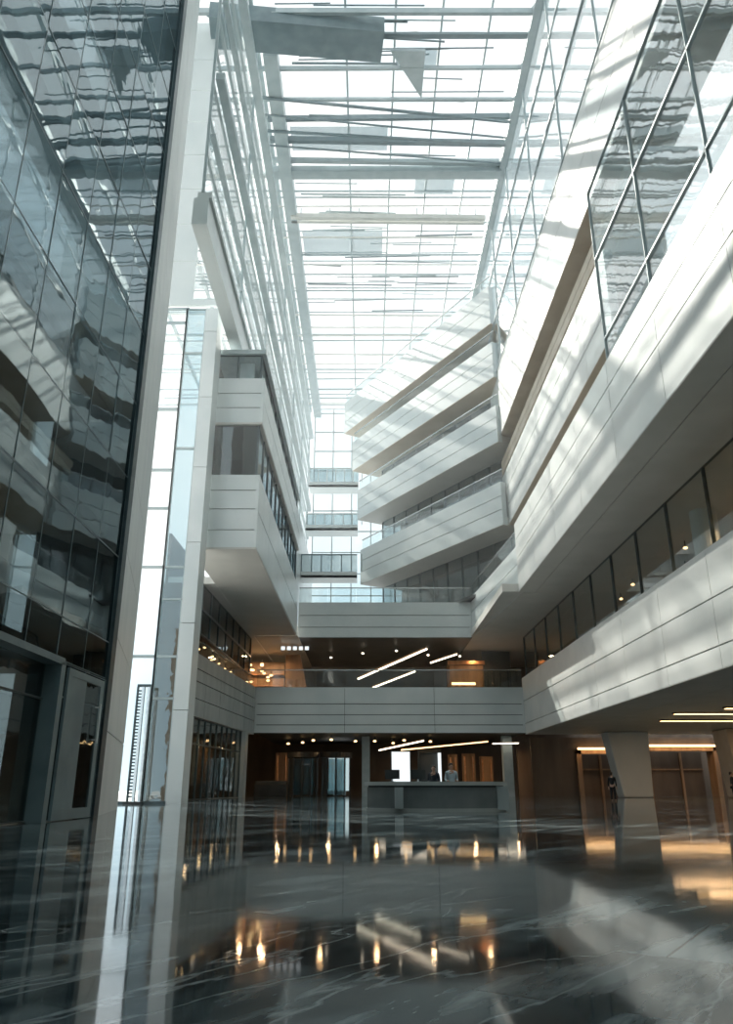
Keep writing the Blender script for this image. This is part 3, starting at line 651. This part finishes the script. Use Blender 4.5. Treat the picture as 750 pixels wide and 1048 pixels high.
# ================================================= people
def person(loc, rot, lab, top, bottom, hair, arms=0, h=1.75):
    t = thing('person', lab, 'person', loc)
    s = h/1.75
    def skin_obj(name, verts, edges, radii, mat, root=0, lvl=1):
        me = bpy.data.meshes.new(name); me.from_pydata([tuple(c*s for c in v) for v in verts], edges, [])
        o = bpy.data.objects.new(name, me); C.objects.link(o); me.materials.append(mat); o.parent = t
        sm = o.modifiers.new('skin','SKIN'); sm.use_smooth_shade = True
        for i,r in enumerate(radii):
            r = r if isinstance(r, tuple) else (r,r)
            me.skin_vertices[0].data[i].radius = (r[0]*s,r[1]*s); me.skin_vertices[0].data[i].use_root = (i==root)
        sb = o.modifiers.new('sub','SUBSURF'); sb.levels = lvl; sb.render_levels = lvl
        return o
    me_needed = True
    V=[(0,0,.95),(0,0,1.12),(0,-.01,1.30),(0,-.01,1.44),(0,0,1.52),(0,-.02,1.60),(0,-.03,1.68),(0,-.01,1.74)]
    Ed=[(0,1),(1,2),(2,3),(3,4),(4,5),(5,6),(6,7)]
    Rr=[(.15,.11),(.14,.10),(.165,.115),(.15,.09),.055,(.072,.085),(.08,.095),(.055,.07)]
    for sd in (-1,1):
        b=len(V)
        V+=[(sd*.10,0,.88),(sd*.11,-.01,.50),(sd*.11,.02,.09),(sd*.12,-.14,.035)]
        Ed+=[(0,b),(b,b+1),(b+1,b+2),(b+2,b+3)]; Rr+=[.095,.06,.042,.035]
        b=len(V); f = -.22 if arms else -.03; zz = 1.08 if arms else .84
        V+=[(sd*.19,-.01,1.41),(sd*.24,.02,1.14),(sd*(.2 if arms else .26),f,zz if not arms else 1.1),(sd*(.19 if arms else .265),f-(.08 if arms else .01),zz-(.0 if arms else .08)+(0.02 if arms else 0))]
        Ed+=[(3,b),(b,b+1),(b+1,b+2),(b+2,b+3)]; Rr+=[.058,.043,.03,.034]
        hb=b+3; hx,hy,hz=V[hb]; dv=(0,-1,-.1) if arms else (0,-.1,-1)
        for k,(o_,ln) in enumerate(((-.03,.07),(-.01,.085),(.01,.08),(.03,.065))):
            c=len(V); V.append((hx+(o_ if arms else 0),hy+dv[1]*.03+(0 if arms else o_),hz+dv[2]*.03)); V.append((hx+(o_ if arms else -sd*.015),hy+dv[1]*ln+(0 if arms else o_),hz+dv[2]*ln-.005))
            Ed+=[(hb,c),(c,c+1)]; Rr+=[.010,.008]
        c=len(V); V.append((hx-sd*.045,hy+dv[1]*.02-.02,hz+dv[2]*.02)); Ed.append((hb,c)); Rr.append(.010)
    skinm = M.setdefault('skin', noise_mat('skin',(.45,.27,.19),(.52,.33,.24),.5,5))
    body = skin_obj('body', V, Ed, Rr, skinm)
    # clothes
    V=[(0,0,.90),(0,0,1.12),(0,-.01,1.30),(0,-.01,1.44),(0,0,1.535)]; Ed=[(0,1),(1,2),(2,3),(3,4)]; Rr=[(.175,.13),(.16,.12),(.185,.135),(.18,.115),.078]
    for sd in (-1,1):
        b=len(V); f=-.19 if arms else -.02; zz=1.1 if arms else .88
        V+=[(sd*.19,-.01,1.41),(sd*.24,.02,1.14),(sd*(.2 if arms else .26),f,zz)]; Ed+=[(3,b),(b,b+1),(b+1,b+2)]; Rr+=[.072,.056,.045]
    skin_obj('jacket', V, Ed, Rr, top)
    V=[(0,0,.95)]; Ed=[]; Rr=[(.16,.12)]
    for sd in (-1,1):
        b=len(V); V+=[(sd*.10,0,.84),(sd*.11,-.01,.50),(sd*.11,.02,.08)]; Ed+=[(0,b),(b,b+1),(b+1,b+2)]; Rr+=[.108,.078,.06]
    skin_obj('trousers', V, Ed, Rr, bottom)
    def loc_part(mb, name, mat):
        me=bpy.data.meshes.new(name); me.from_pydata([tuple(c*s for c in v) for v in mb.v],[],mb.f); o=bpy.data.objects.new(name,me); C.objects.link(o); me.materials.append(mat); o.parent=t
        for p in me.polygons: p.use_smooth=True
    loc_part(MB().ball((0,.02,1.715),.098,12,8,(.92,1.05,.85)).ball((0,.06,1.66),.075,10,6), 'hair', hair)
    fc = MB()
    for sd in (-1,1): fc.ball((sd*.03,-.108,1.66),.011,8,5)
    loc_part(fc,'eyes',M['dark'])
    fc=MB().ball((0,-.122,1.63),.014,8,6,(.8,1,1.4)); fc.ball((-.083,-.02,1.64),.02,8,5,(.4,.8,1.3)).ball((.083,-.02,1.64),.02,8,5,(.4,.8,1.3))
    loc_part(fc,'nose_and_ears',skinm)
    lp = MB().ball((0,-.112,1.594),.022,8,5,(1,.4,.3)); loc_part(lp,'mouth',M['copper'])
    t.rotation_euler=(0,0,rot); return t
cl_b = noise_mat('pale_blue_shirt',(.45,.56,.62),(.55,.65,.7),.8,6)
cl_d = noise_mat('navy_cloth',(.02,.03,.045),(.04,.05,.06),.85,6)
cl_k = noise_mat('black_cloth',(.012,.014,.016),(.025,.028,.03),.85,6)
hair = noise_mat('dark_hair',(.02,.014,.01),(.05,.035,.025),.6,20)
person((3.45,33.0,0), .1, 'person in a pale blue shirt standing behind the reception desk', cl_b, cl_d, hair, 1)
person((2.75,33.2,0), -.3, 'person in dark clothes standing behind the reception desk', cl_d, cl_k, hair, 1, 1.68)
person((16.6,55,0), 2.6, 'dark dressed person standing left of the broad pier', cl_k, cl_k, hair, 0, 1.8)
person((23.6,52.5,0), 1.2, 'dark dressed person at the right edge under the light strips', cl_k, cl_k, hair, 0, 1.78)

# ================================================= haze
hz, nt_, ho = new_mat('thin_haze')
vs = N(nt_, 'ShaderNodeVolumeScatter'); vs.inputs['Color'].default_value=(.93,.97,1,1); vs.inputs['Density'].default_value=.0026; vs.inputs['Anisotropy'].default_value=.55
nt_.links.new(vs.outputs[0], ho.inputs['Volume'])
tag(MB().box(-15.9,43.9,26,98.8,H(8),RZ-.01).build('haze', hz), 'thin bright haze filling the upper part of the hall', 'haze', kind='stuff')
# ================================================= lights
def area(name, loc, sx, sy, e, col, rot=(0,0,0)):
    l = bpy.data.lights.new(name,'AREA'); l.shape='RECTANGLE'; l.size=sx; l.size_y=sy; l.energy=e; l.color=col
    o = bpy.data.objects.new(name,l); C.objects.link(o); o.location=loc; o.rotation_euler=rot; return o
warm=(1,.62,.32)
area('strip_light_area', (30,K*42,H(3.8)-.2),16,.5,300,warm)
area('strip_light_area', (30,K*46.6,H(3.8)-.2),16,.5,300,warm)
area('portal_light_area', (24.4,YB-1,4.6),4.5,.3,35,warm)
area('portal_light_area', (32.8,YB-1,4.8),6.5,.3,45,warm)
def point(name, loc, e, col=warm, r_=.15):
    l = bpy.data.lights.new(name,'AREA'); l.shape='DISK'; l.size=.42; l.energy=e; l.color=col
    o = bpy.data.objects.new(name,l); C.objects.link(o); o.location=loc
for k in range(6): point('lobby_lamp_light', (-9+k*5, 84+(k%2)*4, H(3.45)-.3), 70)
for k in range(5): point('gallery_lamp_light', (-10+k*5.5, 84, H(10.6)-.3), 60)
for k in range(2): point('shelf_lamp_light', (-12.5+k*2, 85.5, 14.2), 90)
for k in range(4): point('shopfront_lamp_light', (-13.6, 58+k*5, H(3.2)), 50)
point('left_room_lamp_light', (-13.6,22.5,2.8), 25); point('left_room_lamp_light', (-13,12,3.6), 30)
for k in range(5): point('right_gallery_lamp_light', (20,18+k*10,H(10.2)), 110)
sun = bpy.data.lights.new('sun','SUN'); sun.energy = 6.3; sun.angle = math.radians(.8); sun.color=(1,.93,.83)
so = bpy.data.objects.new('sun',sun); C.objects.link(so)
so.rotation_euler = Vector((.85,-1.1,-1)).to_track_quat('-Z','Y').to_euler()

w = bpy.data.worlds.new('sky'); bpy.context.scene.world = w; w.use_nodes = True
nt = w.node_tree; nt.nodes.clear()
o = nt.nodes.new('ShaderNodeOutputWorld'); bg = nt.nodes.new('ShaderNodeBackground')
tc = nt.nodes.new('ShaderNodeTexCoord'); no = nt.nodes.new('ShaderNodeTexNoise'); no.inputs['Scale'].default_value=2.2; no.inputs['Detail'].default_value=5
nt.links.new(tc.outputs['Generated'], no.inputs['Vector'])
cr = nt.nodes.new('ShaderNodeValToRGB'); cr.color_ramp.elements[0].position=.36; cr.color_ramp.elements[1].position=.58
cr.color_ramp.elements[0].color=(.62,.78,.86,1); cr.color_ramp.elements[1].color=(1,1,.985,1)
nt.links.new(no.outputs['Fac'], cr.inputs[0]); nt.links.new(cr.outputs[0], bg.inputs[0])
bg.inputs[1].default_value = 1.12
nt.links.new(bg.outputs[0], o.inputs[0])

# ================================================= camera
cam = bpy.data.cameras.new('camera'); co = bpy.data.objects.new('camera',cam); C.objects.link(co)
cam.sensor_fit='VERTICAL'; cam.sensor_height=36; cam.lens = 36*785/1048
co.location=(0,0,EYE); co.rotation_euler=(math.radians(90+19.76),0,0); cam.clip_end=1000
sc = bpy.context.scene; sc.camera = co
sc.view_settings.view_transform='Standard'; sc.view_settings.look='None'; sc.view_settings.gamma=1; sc.view_settings.exposure=0.45
sc.view_settings.use_curve_mapping=False
sc.cycles.max_bounces=12; sc.cycles.transparent_max_bounces=24; sc.cycles.diffuse_bounces=5; sc.cycles.glossy_bounces=6
sc.cycles.use_denoising=True; sc.cycles.sample_clamp_indirect=8
